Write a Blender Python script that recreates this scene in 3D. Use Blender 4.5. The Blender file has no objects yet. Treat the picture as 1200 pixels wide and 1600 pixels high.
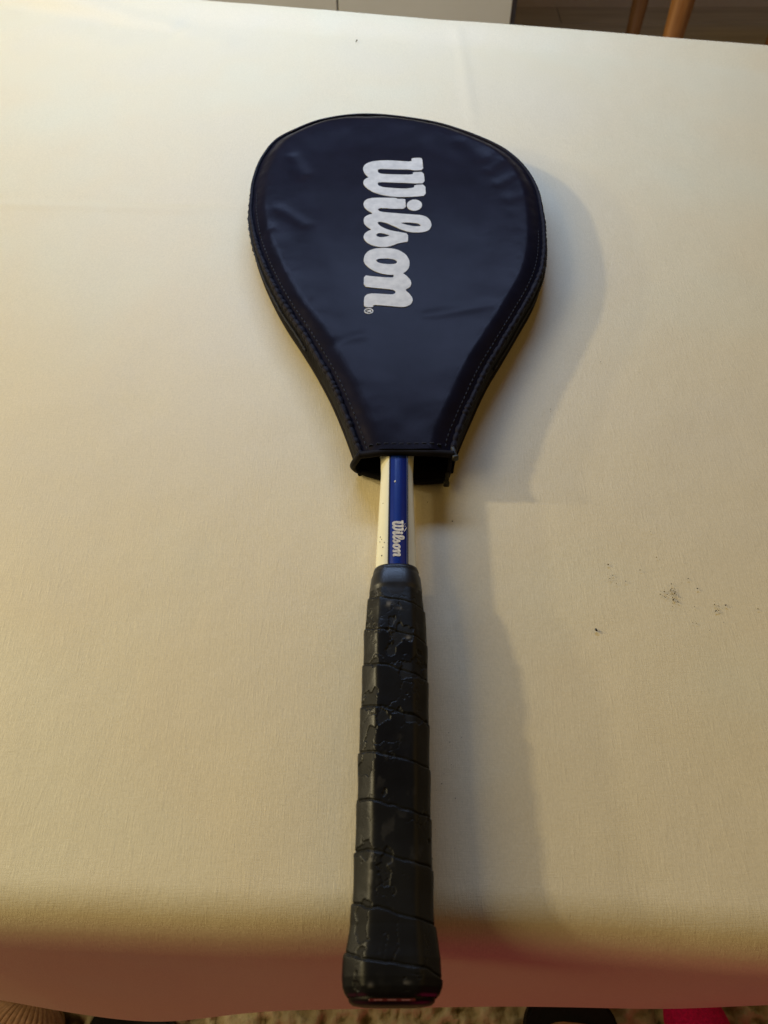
import bpy, bmesh, math, random
import numpy as np
from mathutils import Vector, Matrix
from mathutils.geometry import tessellate_polygon

sc = bpy.context.scene
C = sc.collection
PI = math.pi
R = math.radians
random.seed(7)

# ---------------------------------------------------------------- camera
# metres; the table top is z = 0, the photographer sits at its near edge
cam_d = bpy.data.cameras.new('camera')
cam = bpy.data.objects.new('camera', cam_d)
C.objects.link(cam)
cam_d.sensor_fit = 'VERTICAL'
cam_d.sensor_height = 24.0
cam_d.lens = 18.0
cam_d.clip_start = 0.01
cam_d.clip_end = 50
cam.location = (0, 0, 0.385)
cam.rotation_euler = (R(35), 0, 0)
cam_d.dof.use_dof = True
cam_d.dof.focus_distance = 0.50
cam_d.dof.aperture_fstop = 9.0
sc.camera = cam

# ---------------------------------------------------------------- light
world = bpy.data.worlds.new('World')
sc.world = world
world.use_nodes = True
bg = world.node_tree.nodes['Background']
bg.inputs[0].default_value = (1.0, 0.70, 0.45, 1)
bg.inputs[1].default_value = 0.035


def lamp(name, loc, target, size, size_y, power, col):
    d = bpy.data.lights.new(name, 'AREA')
    d.shape = 'RECTANGLE'
    d.size, d.size_y = size, size_y
    d.energy = power
    d.color = col
    o = bpy.data.objects.new(name, d)
    C.objects.link(o)
    o.location = loc
    o.rotation_euler = (Vector(target) - Vector(loc)).to_track_quat('-Z', 'Y').to_euler()
    return o


lamp('warm_lamp', (-1.84, 0.89, 0.98), (0.05, 0.3, 0.0), 0.08, 0.08, 16, (1.0, 0.86, 0.55))
lamp('low_warm_lamp', (-2.05, 0.72, 0.66), (0.05, 0.3, 0.0), 0.07, 0.07, 8, (1.0, 0.86, 0.55))
lamp('soft_room_light', (-1.75, 0.25, 1.25), (0.0, 0.3, 0.0), 1.5, 1.1, 21, (1.0, 0.80, 0.37))
lamp('wall_bounce_fill', (1.5, 0.45, 1.2), (0.0, 0.4, 0.0), 2.0, 1.6, 4.6, (1.0, 0.64, 0.18))  # added fill, no real lamp: warm bounce off the wall at right
lamp('window_light', (-0.14, 1.10, 0.60), (-0.14, 0.86, 0.0), 0.8, 0.18, 8.2, (0.43, 0.62, 1.0))
lamp('room_bounce', (0.45, -0.75, -0.30), (0.15, 0.05, -0.15), 0.5, 0.4, 0.76, (1.0, 0.0, 0.16))
lamp('room_bounce_left', (-0.5, -0.75, -0.30), (-0.15, 0.05, -0.15), 0.5, 0.4, 0.42, (1.0, 0.08, 0.20))

sc.view_settings.view_transform = 'Standard'
sc.view_settings.look = 'None'
sc.view_settings.exposure = 0.0
sc.view_settings.gamma = 1.0
sc.view_settings.use_curve_mapping = False


# ---------------------------------------------------------------- helpers
def tag(o, label=None, cat=None, group=None, kind=None):
    for k, v in (('label', label), ('category', cat), ('group', group), ('kind', kind)):
        if v:
            o[k] = v
    return o


def empty(name, loc=(0, 0, 0)):
    o = bpy.data.objects.new(name, None)
    C.objects.link(o)
    o.location = loc
    o.empty_display_size = 0.05
    return o


def link(name, me, mat, parent=None, smooth=True):
    o = bpy.data.objects.new(name, me)
    C.objects.link(o)
    if mat:
        me.materials.append(mat)
    if smooth:
        me.polygons.foreach_set('use_smooth', [True] * len(me.polygons))
    if parent:
        o.parent = parent
        o.matrix_parent_inverse = Matrix.Translation(parent.location).inverted() if parent.parent is None else Matrix()
    return o


def mesh_np(name, co, quads):
    me = bpy.data.meshes.new(name)
    co = np.asarray(co, dtype=np.float32)
    quads = np.asarray(quads, dtype=np.int32)
    me.vertices.add(len(co))
    me.vertices.foreach_set('co', co.ravel())
    n = quads.shape[1]
    me.loops.add(quads.size)
    me.loops.foreach_set('vertex_index', quads.ravel())
    me.polygons.add(len(quads))
    me.polygons.foreach_set('loop_start', np.arange(len(quads), dtype=np.int32) * n)
    me.polygons.foreach_set('loop_total', np.full(len(quads), n, dtype=np.int32))
    me.update(calc_edges=True)
    me.validate()
    return me


def grid_quads(nr, nc, wrap=False):
    r = np.arange(nr - 1)[:, None]
    c = np.arange(nc if wrap else nc - 1)[None, :]
    c2 = (c + 1) % nc
    a = r * nc + c
    b = r * nc + c2
    d = (r + 1) * nc + c
    e = (r + 1) * nc + c2
    return np.stack([a, b, e, d], -1).reshape(-1, 4)


def grid_mesh(name, X, Y, Z, wrap=False):
    nr, nc = X.shape
    return mesh_np(name, np.stack([X, Y, Z], -1).reshape(-1, 3), grid_quads(nr, nc, wrap))


def set_attr(me, name, vals):
    a = me.attributes.new(name, 'FLOAT', 'POINT')
    a.data.foreach_set('value', np.asarray(vals, dtype=np.float32).ravel())


_rs = np.random.RandomState(11)
_tab = _rs.rand(64, 256, 256).astype(np.float32)[:24]


def vnoise(x, y, seed=0):
    x = np.asarray(x, float)
    y = np.asarray(y, float)
    xi = np.floor(x).astype(int)
    yi = np.floor(y).astype(int)
    fx = x - xi
    fy = y - yi
    fx = fx * fx * (3 - 2 * fx)
    fy = fy * fy * (3 - 2 * fy)
    t = _tab[seed % 24]
    g = lambda i, j: t[i & 255, j & 255]
    a = g(xi, yi) * (1 - fx) + g(xi + 1, yi) * fx
    b = g(xi, yi + 1) * (1 - fx) + g(xi + 1, yi + 1) * fx
    return a * (1 - fy) + b * fy


def fbm(x, y, seed=0, octv=4):
    s = 0
    a = 0.5
    for k in range(octv):
        s = s + a * vnoise(x * 2 ** k + 17.3 * k, y * 2 ** k + 5.1 * k, seed + k)
        a *= 0.5
    return s / (1 - 0.5 ** octv)


def sstep(a, b, x):
    t = np.clip((x - a) / (b - a), 0, 1)
    return t * t * (3 - 2 * t)


def box_bm(bm, x0, x1, y0, y1, z0, z1, bev=0.0, seg=2):
    r = bmesh.ops.create_cube(bm, size=1.0)
    vs = r['verts']
    for v in vs:
        v.co = Vector(((x0 + x1) / 2 + v.co.x * (x1 - x0), (y0 + y1) / 2 + v.co.y * (y1 - y0), (z0 + z1) / 2 + v.co.z * (z1 - z0)))
    if bev:
        es = {e for v in vs for e in v.link_edges}
        bmesh.ops.bevel(bm, geom=list(es), offset=bev, segments=seg, affect='EDGES', profile=0.5)


def bm_mesh(name, bm):
    me = bpy.data.meshes.new(name)
    bmesh.ops.recalc_face_normals(bm, faces=bm.faces)
    bm.to_mesh(me)
    bm.free()
    return me


def box(name, x0, x1, y0, y1, z0, z1, mat, parent=None, bev=0.002):
    bm = bmesh.new()
    box_bm(bm, x0, x1, y0, y1, z0, z1, bev)
    return link(name, bm_mesh(name, bm), mat, parent, smooth=False)


def catmull(pts, n_per=12):
    P = np.asarray(pts, float)
    P = np.vstack([2 * P[0] - P[1], P, 2 * P[-1] - P[-2]])
    out = []
    for i in range(1, len(P) - 2):
        t = np.linspace(0, 1, n_per, endpoint=False)[:, None]
        a, b, c, d = P[i - 1], P[i], P[i + 1], P[i + 2]
        out.append(0.5 * ((2 * b) + (-a + c) * t + (2 * a - 5 * b + 4 * c - d) * t ** 2 + (-a + 3 * b - 3 * c + d) * t ** 3))
    out.append(P[-2][None])
    return np.vstack(out)


def resample(P, n):
    P = np.asarray(P, float)
    L = np.r_[0, np.cumsum(np.linalg.norm(np.diff(P, axis=0), axis=1))]
    s = np.linspace(0, L[-1], n)
    return np.stack([np.interp(s, L, P[:, k]) for k in range(P.shape[1])], -1), s


def tube_mesh(name, P, rad, seg=10, closed=False, flat=1.0):
    """sweep a circle of radius rad (scalar or per point) along P; 'flat' squashes it in z"""
    P = np.asarray(P, float)
    n = len(P)
    rad = np.broadcast_to(np.asarray(rad, float), (n,))
    if closed:
        T = np.roll(P, -1, 0) - np.roll(P, 1, 0)
    else:
        T = np.gradient(P, axis=0)
    T /= np.linalg.norm(T, axis=1)[:, None]
    up = np.tile([0, 0, 1.0], (n, 1))
    S = np.cross(T, up)
    S /= np.maximum(np.linalg.norm(S, axis=1), 1e-9)[:, None]
    U = np.cross(S, T)
    a = np.linspace(0, 2 * PI, seg, endpoint=False)
    co = P[:, None] + rad[:, None, None] * (np.cos(a)[None, :, None] * S[:, None] + flat * np.sin(a)[None, :, None] * U[:, None])
    q = grid_quads(n, seg, True)
    if closed:
        c = np.arange(seg)
        q = np.vstack([q, np.stack([(n - 1) * seg + c, (n - 1) * seg + (c + 1) % seg, (c + 1) % seg, c], -1)])
    me = mesh_np(name, co.reshape(-1, 3), q)
    if not closed:
        bm = bmesh.new()
        bm.from_mesh(me)
        bm.verts.ensure_lookup_table()
        bm.faces.new([bm.verts[i] for i in range(seg)])
        bm.faces.new([bm.verts[(n - 1) * seg + i] for i in range(seg)])
        bmesh.ops.recalc_face_normals(bm, faces=bm.faces)
        bm.to_mesh(me)
        bm.free()
    return me


# ---------------------------------------------------------------- materials
class NT:
    def __init__(s, name):
        s.m = bpy.data.materials.new(name)
        s.m.use_nodes = True
        s.t = s.m.node_tree
        s.b = s.t.nodes['Principled BSDF']

    def n(s, typ, **kw):
        o = s.t.nodes.new(typ)
        for k, v in kw.items():
            if k in o.inputs:
                o.inputs[k].default_value = v
            else:
                setattr(o, k, v)
        return o

    def l(s, a, b):
        s.t.links.new(a, b)

    def coord(s, scale=(1, 1, 1), rot=(0, 0, 0)):
        tc = s.n('ShaderNodeTexCoord')
        mp = s.n('ShaderNodeMapping')
        mp.inputs['Scale'].default_value = scale
        mp.inputs['Rotation'].default_value = rot
        s.l(tc.outputs['Object'], mp.inputs[0])
        return mp.outputs[0]

    def noise(s, vec, scale, detail=4, rough=0.55):
        o = s.n('ShaderNodeTexNoise', Scale=scale, Detail=detail, Roughness=rough)
        s.l(vec, o.inputs['Vector'])
        return o.outputs[0]

    def ramp(s, fac, stops):
        r = s.n('ShaderNodeValToRGB')
        while len(r.color_ramp.elements) < len(stops):
            r.color_ramp.elements.new(0.5)
        for e, (p, c) in zip(r.color_ramp.elements, stops):
            e.position = p
            e.color = (*c, 1) if len(c) == 3 else c
        s.l(fac, r.inputs[0])
        return r.outputs[0]

    def math(s, op, a, b):
        o = s.n('ShaderNodeMath', operation=op)
        for k, v in enumerate((a, b)):
            if isinstance(v, (int, float)):
                o.inputs[k].default_value = v
            else:
                s.l(v, o.inputs[k])
        return o.outputs[0]

    def bump(s, h, strength, dist, prev=None):
        o = s.n('ShaderNodeBump', Strength=strength, Distance=dist)
        s.l(h, o.inputs['Height'])
        if prev is not None:
            s.l(prev, o.inputs['Normal'])
        s.l(o.outputs[0], s.b.inputs['Normal'])
        return o.outputs[0]

    def set(s, **kw):
        for k, v in kw.items():
            k = k.replace('_', ' ')
            if isinstance(v, tuple) and len(v) == 3:
                v = (*v, 1)
            s.b.inputs[k].default_value = v
        return s


def cloth_material():
    t = NT('cream_tablecloth')
    t.set(Roughness=0.52, Specular_IOR_Level=0.5, Sheen_Weight=0.10, Sheen_Roughness=0.4)
    v = t.coord()
    big = t.noise(v, 5.0, 3)
    col = t.ramp(big, [(0.3, (0.725, 0.63, 0.445)), (0.5, (0.74, 0.635, 0.425)), (0.7, (0.725, 0.655, 0.46))])
    fine = t.noise(t.coord((900, 700, 500), (0, 0, R(4))), 1.0, 2, 0.7)
    tone = t.ramp(fine, [(0.3, (0.90, 0.90, 0.89)), (0.7, (1.0, 1.0, 1.0))])
    mx_ = t.n('ShaderNodeMixRGB', blend_type='MULTIPLY')
    mx_.inputs[0].default_value = 1.0
    t.l(col, mx_.inputs[1])
    t.l(tone, mx_.inputs[2])
    t.l(mx_.outputs[0], t.b.inputs['Base Color'])
    warp = t.noise(t.coord((2600, 170, 600), (0, 0, R(4))), 1.0, 3, 0.6)
    weft = t.noise(t.coord((150, 2300, 600), (0, 0, R(4))), 1.0, 3, 0.6)
    slub = t.noise(t.coord((520, 90, 300), (0, 0, R(4))), 1.0, 2, 0.5)
    sl = t.ramp(slub, [(0.55, (0, 0, 0)), (0.75, (1, 1, 1))])
    h = t.math('ADD', t.math('ADD', warp, t.math('MULTIPLY', weft, 0.8)), t.math('MULTIPLY', sl, 0.35))
    n1 = t.bump(h, 0.6, 0.00022)
    wr = t.noise(v, 22.0, 3, 0.5)
    t.bump(wr, 0.25, 0.003, n1)
    return t.m


def fabric(name, col, rough=0.48, spec=0.5, tint=0.0, weave=1.0):
    t = NT(name)
    t.set(Roughness=rough, Specular_IOR_Level=spec, Specular_Tint=(1.0, 0.80, 0.86))
    v = t.coord()
    nz = t.noise(v, 60, 4)
    c2 = tuple(min(1, x * 1.35) for x in col)
    t.l(t.ramp(nz, [(0.35, col), (0.7, c2)]), t.b.inputs['Base Color'])
    wx = t.n('ShaderNodeTexWave', Scale=430.0, Distortion=0.6, bands_direction='X')
    wy = t.n('ShaderNodeTexWave', Scale=430.0, Distortion=0.6, bands_direction='Y')
    t.l(v, wx.inputs[0])
    t.l(v, wy.inputs[0])
    n1 = t.bump(t.math('ADD', wx.outputs['Fac'], wy.outputs['Fac']), 0.10 * weave, 0.00007)
    t.bump(t.noise(v, 70, 4), 0.07, 0.0012, n1)
    return t.m


def plain(name, col, rough=0.5, spec=0.5, metal=0.0, nscale=40.0, var=0.2, bump=0.15, bdist=0.0005, coat=0.0):
    t = NT(name)
    t.set(Roughness=rough, Specular_IOR_Level=spec, Metallic=metal, Coat_Weight=coat)
    v = t.coord()
    nz = t.noise(v, nscale, 5)
    a = tuple(x * (1 - var) for x in col)
    b = tuple(min(1, x * (1 + var)) for x in col)
    t.l(t.ramp(nz, [(0.3, a), (0.7, b)]), t.b.inputs['Base Color'])
    if bump:
        t.bump(nz, bump, bdist)
    return t.m


def wood(name, c1, c2, axis_scale=(30, 30, 3), rough=0.4):
    t = NT(name)
    t.set(Roughness=rough)
    nz = t.noise(t.coord(axis_scale), 1.5, 6, 0.6)
    t.l(t.ramp(nz, [(0.3, c1), (0.7, c2)]), t.b.inputs['Base Color'])
    t.bump(nz, 0.15, 0.0006)
    return t.m


def grip_material():
    t = NT('worn_black_grip')
    at = t.n('ShaderNodeAttribute', attribute_name='wear')
    v = t.coord()
    nz = t.noise(v, 160, 5)
    sm = t.noise(v, 24, 3)
    base = t.ramp(sm, [(0.3, (0.004, 0.004, 0.005)), (0.7, (0.008, 0.008, 0.008))])
    mix = t.n('ShaderNodeMixRGB', blend_type='MIX')
    t.l(at.outputs['Fac'], mix.inputs[0])
    t.l(base, mix.inputs[1])
    mix.inputs[2].default_value = (0.004, 0.0038, 0.0035, 1)
    rub = t.n('ShaderNodeAttribute', attribute_name='rub')
    mix2 = t.n('ShaderNodeMixRGB', blend_type='MIX')
    t.l(rub.outputs['Fac'], mix2.inputs[0])
    t.l(mix.outputs[0], mix2.inputs[1])
    mix2.inputs[2].default_value = (0.13, 0.12, 0.105, 1)
    t.l(mix2.outputs[0], t.b.inputs['Base Color'])
    t.set(Specular_IOR_Level=0.22)
    rr = t.ramp(sm, [(0.25, (0.27,) * 3), (0.75, (0.44,) * 3)])
    r2 = t.math('ADD', rr, t.math('MULTIPLY', at.outputs['Fac'], 0.3))
    t.l(r2, t.b.inputs['Roughness'])
    n1 = t.bump(nz, 0.25, 0.0005)
    t.bump(t.noise(v, 900, 2), 0.2, 0.00015, n1)
    return t.m


M = dict(
    cloth=cloth_material(),
    cover=fabric('navy_nylon', (0.007, 0.007, 0.014), 0.29, 0.035),
    cover_side=fabric('black_nylon', (0.005, 0.005, 0.006), 0.6, 0.08),
    lining=fabric('black_lining', (0.006, 0.006, 0.007), 0.8, 0.2),
    binding=fabric('black_binding', (0.006, 0.006, 0.007), 0.6, 0.10, weave=2.0),
    piping=fabric('navy_piping', (0.006, 0.0065, 0.011), 0.6, 0.12, weave=2.0),
    thread=plain('navy_thread', (0.012, 0.013, 0.022), 0.7, 0.3, nscale=900, bump=0.0),
    print=plain('silver_print', (0.54, 0.515, 0.47), 0.5, 0.4, nscale=160, var=0.14, bump=0.2, bdist=0.0004),
    metal=plain('dull_brass', (0.035, 0.033, 0.026), 0.5, 0.3, 0.3, 300, 0.3),
    white_paint=plain('cream_lacquer', (0.76, 0.72, 0.53), 0.22, 0.5, 0, 55, 0.05, 0.05, 0.0004, 0.3),
    blue_paint=plain('blue_lacquer', (0.004, 0.022, 0.19), 0.25, 0.4, 0, 60, 0.15, 0.05, 0.0003, 0.0),
    dark_line=plain('navy_line', (0.006, 0.008, 0.03), 0.4),
    logo=plain('cream_print', (0.55, 0.52, 0.47), 0.5, 0.4, 0, 700, 0.35, 0.3),
    chip=plain('pale_primer', (0.62, 0.60, 0.55), 0.7, 0.3),
    pit=plain('dirt_pit', (0.10, 0.085, 0.06), 0.8, 0.3),
    rubber=plain('collar_rubber', (0.012, 0.012, 0.014), 0.36, 0.35, 0, 120, 0.3, 0.3, 0.0004),
    grip=grip_material(),
    cap=plain('shaded_cap', (0.006, 0.004, 0.004), 0.4, 0.2),
    red=plain('red_cap', (0.07, 0.004, 0.005), 0.4, 0.5, 0, 50, 0.2, 0.05, 0.0003, 0.3),
    cap_print=plain('cap_print', (0.20, 0.07, 0.065), 0.5),
    crumb=plain('crumb', (0.095, 0.075, 0.045), 0.8, 0.3, nscale=800),
    seed=plain('seed', (0.010, 0.009, 0.008), 0.4, 0.5),
    cabinet=plain('white_laminate', (0.60, 0.575, 0.47), 0.45, 0.4, 0, 4, 0.05, 0.02),
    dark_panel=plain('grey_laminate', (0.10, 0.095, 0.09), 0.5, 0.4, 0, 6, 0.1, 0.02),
    floor=wood('grey_plank', (0.52, 0.47, 0.41), (0.72, 0.66, 0.58), (2, 26, 10), 0.5),
    subfloor=plain('subfloor', (0.06, 0.055, 0.048), 0.8),
    wall=plain('grey_wall', (0.80, 0.76, 0.68), 0.7, 0.3, 0, 8, 0.05),
    chair=wood('varnished_wood', (0.22, 0.085, 0.020), (0.40, 0.18, 0.05), (60, 60, 5), 0.35),
    table=wood('table_wood', (0.16, 0.09, 0.04), (0.26, 0.15, 0.07), (30, 4, 30), 0.5),
    black=plain('black_foam', (0.006, 0.006, 0.006), 0.75, 0.3, 0, 300, 0.3, 0.4),
    tan=plain('tan_footbed', (0.42, 0.24, 0.12), 0.7, 0.3, 0, 200, 0.15, 0.3),
    knit=plain('brown_knit', (0.42, 0.24, 0.15), 0.85, 0.2, 0, 250, 0.2, 0.4),
    pink=plain('pink_felt', (0.75, 0.012, 0.13), 0.9, 0.2, 0, 350, 0.25, 0.5),
)


def rug_material():
    t = NT('beige_shag')
    t.set(Roughness=0.9, Specular_IOR_Level=0.2)
    v = t.coord()
    at = t.n('ShaderNodeAttribute', attribute_name='pile')
    nz = t.noise(v, 180, 4)
    f = t.math('ADD', t.math('MULTIPLY', at.outputs['Fac'], 0.75), t.math('MULTIPLY', nz, 0.25))
    t.l(t.ramp(f, [(0.2, (0.26, 0.19, 0.095)), (0.5, (0.46, 0.37, 0.22)), (0.8, (0.62, 0.54, 0.37))]), t.b.inputs['Base Color'])
    t.bump(nz, 0.6, 0.003)
    return t.m


M['rug'] = rug_material()

# ---------------------------------------------------------------- measured outlines, millimetres on the table
OUTLINE = [(-14.8, 296.8), (-20.7, 317.3), (-26.9, 336.7), (-34.7, 358.2), (-45.6, 383.3), (-57.4, 407.2), (-69.2, 429.8), (-80.2, 454.1), (-90.6, 481.3), (-99.7, 510.8), (-105.5, 539.6), (-107.6, 561.2), (-107.9, 595.7), (-102.8, 627.6), (-93.7, 650.8), (-78.1, 667.6), (-57.9, 682.7), (-31.8, 691.5), (-7.5, 692.6), (21.3, 687.1), (49.6, 677.3), (77.0, 660.2), (98.5, 641.6), (112.6, 621.6), (121.4, 597.6), (125.4, 572.8), (125.7, 539.6), (123.0, 505.3), (117.6, 476.1), (108.6, 450.6), (95.2, 423.0), (81.5, 395.7), (68.2, 369.4), (56.1, 340.1), (45.1, 311.1), (42.0, 297.8)]
LW = [(31.7, 616.0), (32.3, 611.6), (32.6, 597.6), (24.9, 597.3), (22.1, 598.3), (8.6, 599.0), (-1.1, 599.7), (-4.2, 599.3), (-5.4, 597.3), (-4.7, 593.9), (-2.0, 592.4), (6.6, 591.7), (23.8, 590.9), (23.9, 594.7), (32.9, 595.1), (33.2, 578.5), (24.7, 578.4), (21.7, 579.0), (6.5, 579.9), (-1.1, 580.5), (-4.4, 580.2), (-5.3, 578.0), (-4.4, 575.2), (-0.1, 573.1), (8.4, 572.0), (16.8, 571.3), (24.5, 572.3), (24.6, 576.2), (33.4, 576.6), (33.6, 561.2), (25.0, 560.1), (15.7, 559.6), (6.4, 560.2), (-2.0, 562.6), (-8.5, 566.3), (-13.3, 571.2), (-16.2, 576.1), (-17.0, 579.9), (-16.3, 583.5), (-14.4, 586.0), (-12.2, 587.3), (-15.0, 591.0), (-16.6, 595.3), (-17.5, 600.0), (-16.8, 604.2), (-14.7, 607.6), (-11.3, 610.1), (-6.0, 611.8), (0.9, 612.5), (11.6, 611.8), (23.1, 610.1), (23.2, 615.7)]
LILS = [(10.1, 557.1), (16.6, 556.9), (17.1, 555.9), (17.3, 543.6), (6.3, 543.9), (-1.9, 544.7), (-4.2, 543.9), (-5.0, 542.5), (-2.8, 539.6), (4.5, 538.5), (15.4, 536.9), (24.5, 535.8), (29.0, 535.2), (33.5, 532.8), (36.0, 528.2), (36.8, 523.0), (35.7, 517.9), (32.9, 514.6), (28.4, 513.0), (23.0, 512.7), (19.0, 513.5), (13.3, 516.4), (8.0, 520.5), (1.7, 525.0), (-2.8, 526.7), (-5.1, 526.0), (-4.6, 523.8), (-2.8, 520.8), (0.8, 517.6), (6.1, 514.9), (12.4, 513.0), (18.4, 511.3), (18.2, 501.1), (15.7, 500.8), (10.4, 499.1), (6.0, 496.0), (1.6, 494.6), (-3.6, 494.6), (-8.9, 496.6), (-12.8, 500.1), (-15.1, 504.1), (-15.6, 507.7), (-14.8, 511.3), (-12.6, 514.2), (-9.5, 516.4), (-13.1, 520.1), (-15.4, 524.5), (-15.9, 529.0), (-15.1, 532.8), (-12.4, 535.5), (-8.5, 537.3), (-12.5, 541.1), (-15.2, 545.0), (-16.4, 549.7), (-15.8, 553.6), (-13.6, 556.7), (-9.4, 558.3), (-2.9, 558.6), (10.1, 558.5)]
LLH = [(12.1, 525.0), (18.8, 525.6), (26.0, 524.4), (28.6, 522.6), (27.7, 520.8), (23.2, 520.5), (17.0, 522.6)]
LSH = [(-6.1, 509.8), (-4.1, 512.0), (-1.0, 511.7), (4.8, 509.1), (1.7, 507.2), (-2.8, 506.5), (-5.4, 507.7)]
LDOT = [(30.2, 548.6), (29.8, 546.3), (28.9, 544.2), (27.5, 542.6), (25.8, 541.5), (23.9, 541.1), (22.1, 541.5), (20.4, 542.6), (19.1, 544.2), (18.3, 546.3), (18.0, 548.6), (18.4, 550.9), (19.3, 553.0), (20.7, 554.7), (22.4, 555.7), (24.3, 556.1), (26.2, 555.7), (27.8, 554.7), (29.2, 553.0), (30.0, 550.9)]
LO = [(-15.2, 479.0), (-14.4, 485.1), (-11.8, 490.0), (-7.1, 492.8), (-0.1, 493.6), (6.9, 492.8), (12.1, 490.4), (16.4, 485.8), (18.7, 479.6), (18.9, 474.9), (18.2, 470.2), (16.0, 466.2), (13.2, 463.7), (5.8, 462.0), (-0.1, 462.9), (-6.0, 465.5), (-11.2, 470.2), (-14.2, 474.9)]
LOH = [(-6.0, 479.0), (-4.0, 480.7), (1.6, 481.0), (6.8, 480.3), (9.4, 478.6), (9.8, 476.7), (8.5, 474.9), (4.2, 474.2), (-1.8, 474.9), (-4.8, 476.5)]
LN = [(-14.6, 461.6), (-7.7, 460.3), (-0.1, 459.4), (5.8, 459.0), (7.2, 460.1), (6.8, 462.0), (9.2, 466.2), (12.6, 465.9), (14.3, 463.6), (16.8, 460.9), (19.2, 456.4), (19.8, 452.5), (18.7, 448.6), (15.0, 445.7), (18.1, 441.6), (20.1, 437.2), (20.3, 433.5), (18.7, 429.8), (15.4, 427.4), (12.1, 427.0), (4.0, 428.0), (-2.5, 428.8), (-7.3, 429.2), (-7.8, 426.5), (-14.0, 427.1), (-14.2, 432.9), (-13.9, 437.9), (-12.1, 440.6), (-8.4, 441.6), (-0.1, 440.9), (5.7, 440.4), (7.8, 441.4), (8.4, 443.5), (7.4, 445.4), (4.1, 446.1), (-6.8, 447.6), (-14.5, 449.0)]
LR = [(-7.4, 422.8), (-7.6, 421.9), (-8.0, 421.1), (-8.7, 420.4), (-9.6, 420.0), (-10.6, 419.8), (-11.6, 420.0), (-12.5, 420.4), (-13.3, 421.1), (-13.7, 421.9), (-13.9, 422.8), (-13.8, 423.8), (-13.3, 424.6), (-12.6, 425.3), (-11.7, 425.7), (-10.7, 425.9), (-9.7, 425.7), (-8.8, 425.3), (-8.0, 424.6), (-7.6, 423.8)]
LR2 = [(-8.1, 422.8), (-8.2, 422.2), (-8.6, 421.6), (-9.2, 421.1), (-9.9, 420.8), (-10.6, 420.7), (-11.4, 420.8), (-12.1, 421.1), (-12.7, 421.6), (-13.0, 422.2), (-13.2, 422.8), (-13.1, 423.5), (-12.7, 424.1), (-12.2, 424.6), (-11.5, 424.9), (-10.7, 425.0), (-9.9, 424.9), (-9.2, 424.6), (-8.6, 424.1), (-8.3, 423.5)]
LRR = [(-12.3, 423.8), (-8.9, 423.8), (-8.9, 422.1), (-9.7, 421.4), (-10.4, 422.1), (-12.2, 421.2), (-12.2, 421.9), (-10.6, 422.8), (-10.7, 423.2), (-12.3, 423.2)]
CR = [(117.1, 189.7), (164.9, 218.9), (165.4, 212.8), (163.6, 208.5), (166.4, 207.2), (159.7, 213.9), (157.1, 212.1), (175.3, 222.5), (148.6, 228.2), (130.8, 231.9), (130.1, 222.5), (139.0, 220.7), (179.1, 216.0), (186.4, 205.7), (186.1, 201.6), (192.4, 205.2), (210.0, 202.9), (132.2, 224.7), (163.6, 214.9), (166.1, 211.8), (164.2, 209.2), (-29.5, 887.8), (41.5, 262.5), (153.3, 399.2), (26.9, 276.8), (112.3, 354.0)]

# ---------------------------------------------------------------- setting
FZ = -0.735
fl = box('floor', -1.6, 2.2, -0.9, 2.95, FZ - 0.03, FZ - 0.006, M['subfloor'], bev=0)
tag(fl, kind='structure')
row = 0
y = 0.62
while y < 2.80:
    x = -1.5 + (row * 0.47) % 1.1
    xs = [-1.5] + [v for v in (x, x + 1.15, x + 2.3) if -1.4 < v < 2.05] + [2.1]
    for a, b in zip(xs[:-1], xs[1:]):
        box('plank', a + 0.0012, b - 0.0012, y + 0.0012, y + 0.1288, FZ - 0.005, FZ + random.uniform(-0.0006, 0.0004), M['floor'], fl, bev=0.0012)
    y += 0.13
    row += 1
wl = box('wall', -1.6, 2.2, 2.82, 2.92, FZ - 0.004, 1.2, M['wall'], bev=0)
wl.rotation_euler = (0, 0, 0)
tag(wl, kind='structure')

# rug with a shaggy pile under the near side of the table
nx, ny = 330, 200
gx, gy = np.meshgrid(np.linspace(-0.75, 0.75, nx), np.linspace(-0.45, 0.46, ny))
wx_ = gx + 0.012 * (fbm(gx * 40, gy * 40, 3) - 0.5)
wy_ = gy + 0.012 * (fbm(gx * 40 + 9, gy * 40, 4) - 0.5)
pile = 1 - np.abs(2 * fbm(wx_ * 55, wy_ * 75, 5, 3) - 1) * 1.6
pile = np.clip(0.55 * pile + 0.45 * fbm(gx * 160, gy * 160, 8, 2), 0, 1)
rug_me = grid_mesh('rug', gx, gy, FZ + 0.004 + 0.020 * pile)
set_attr(rug_me, 'pile', pile)
tag(link('rug', rug_me, M['rug']), 'beige shaggy rug on the floor under the near table edge', 'rug')

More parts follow.
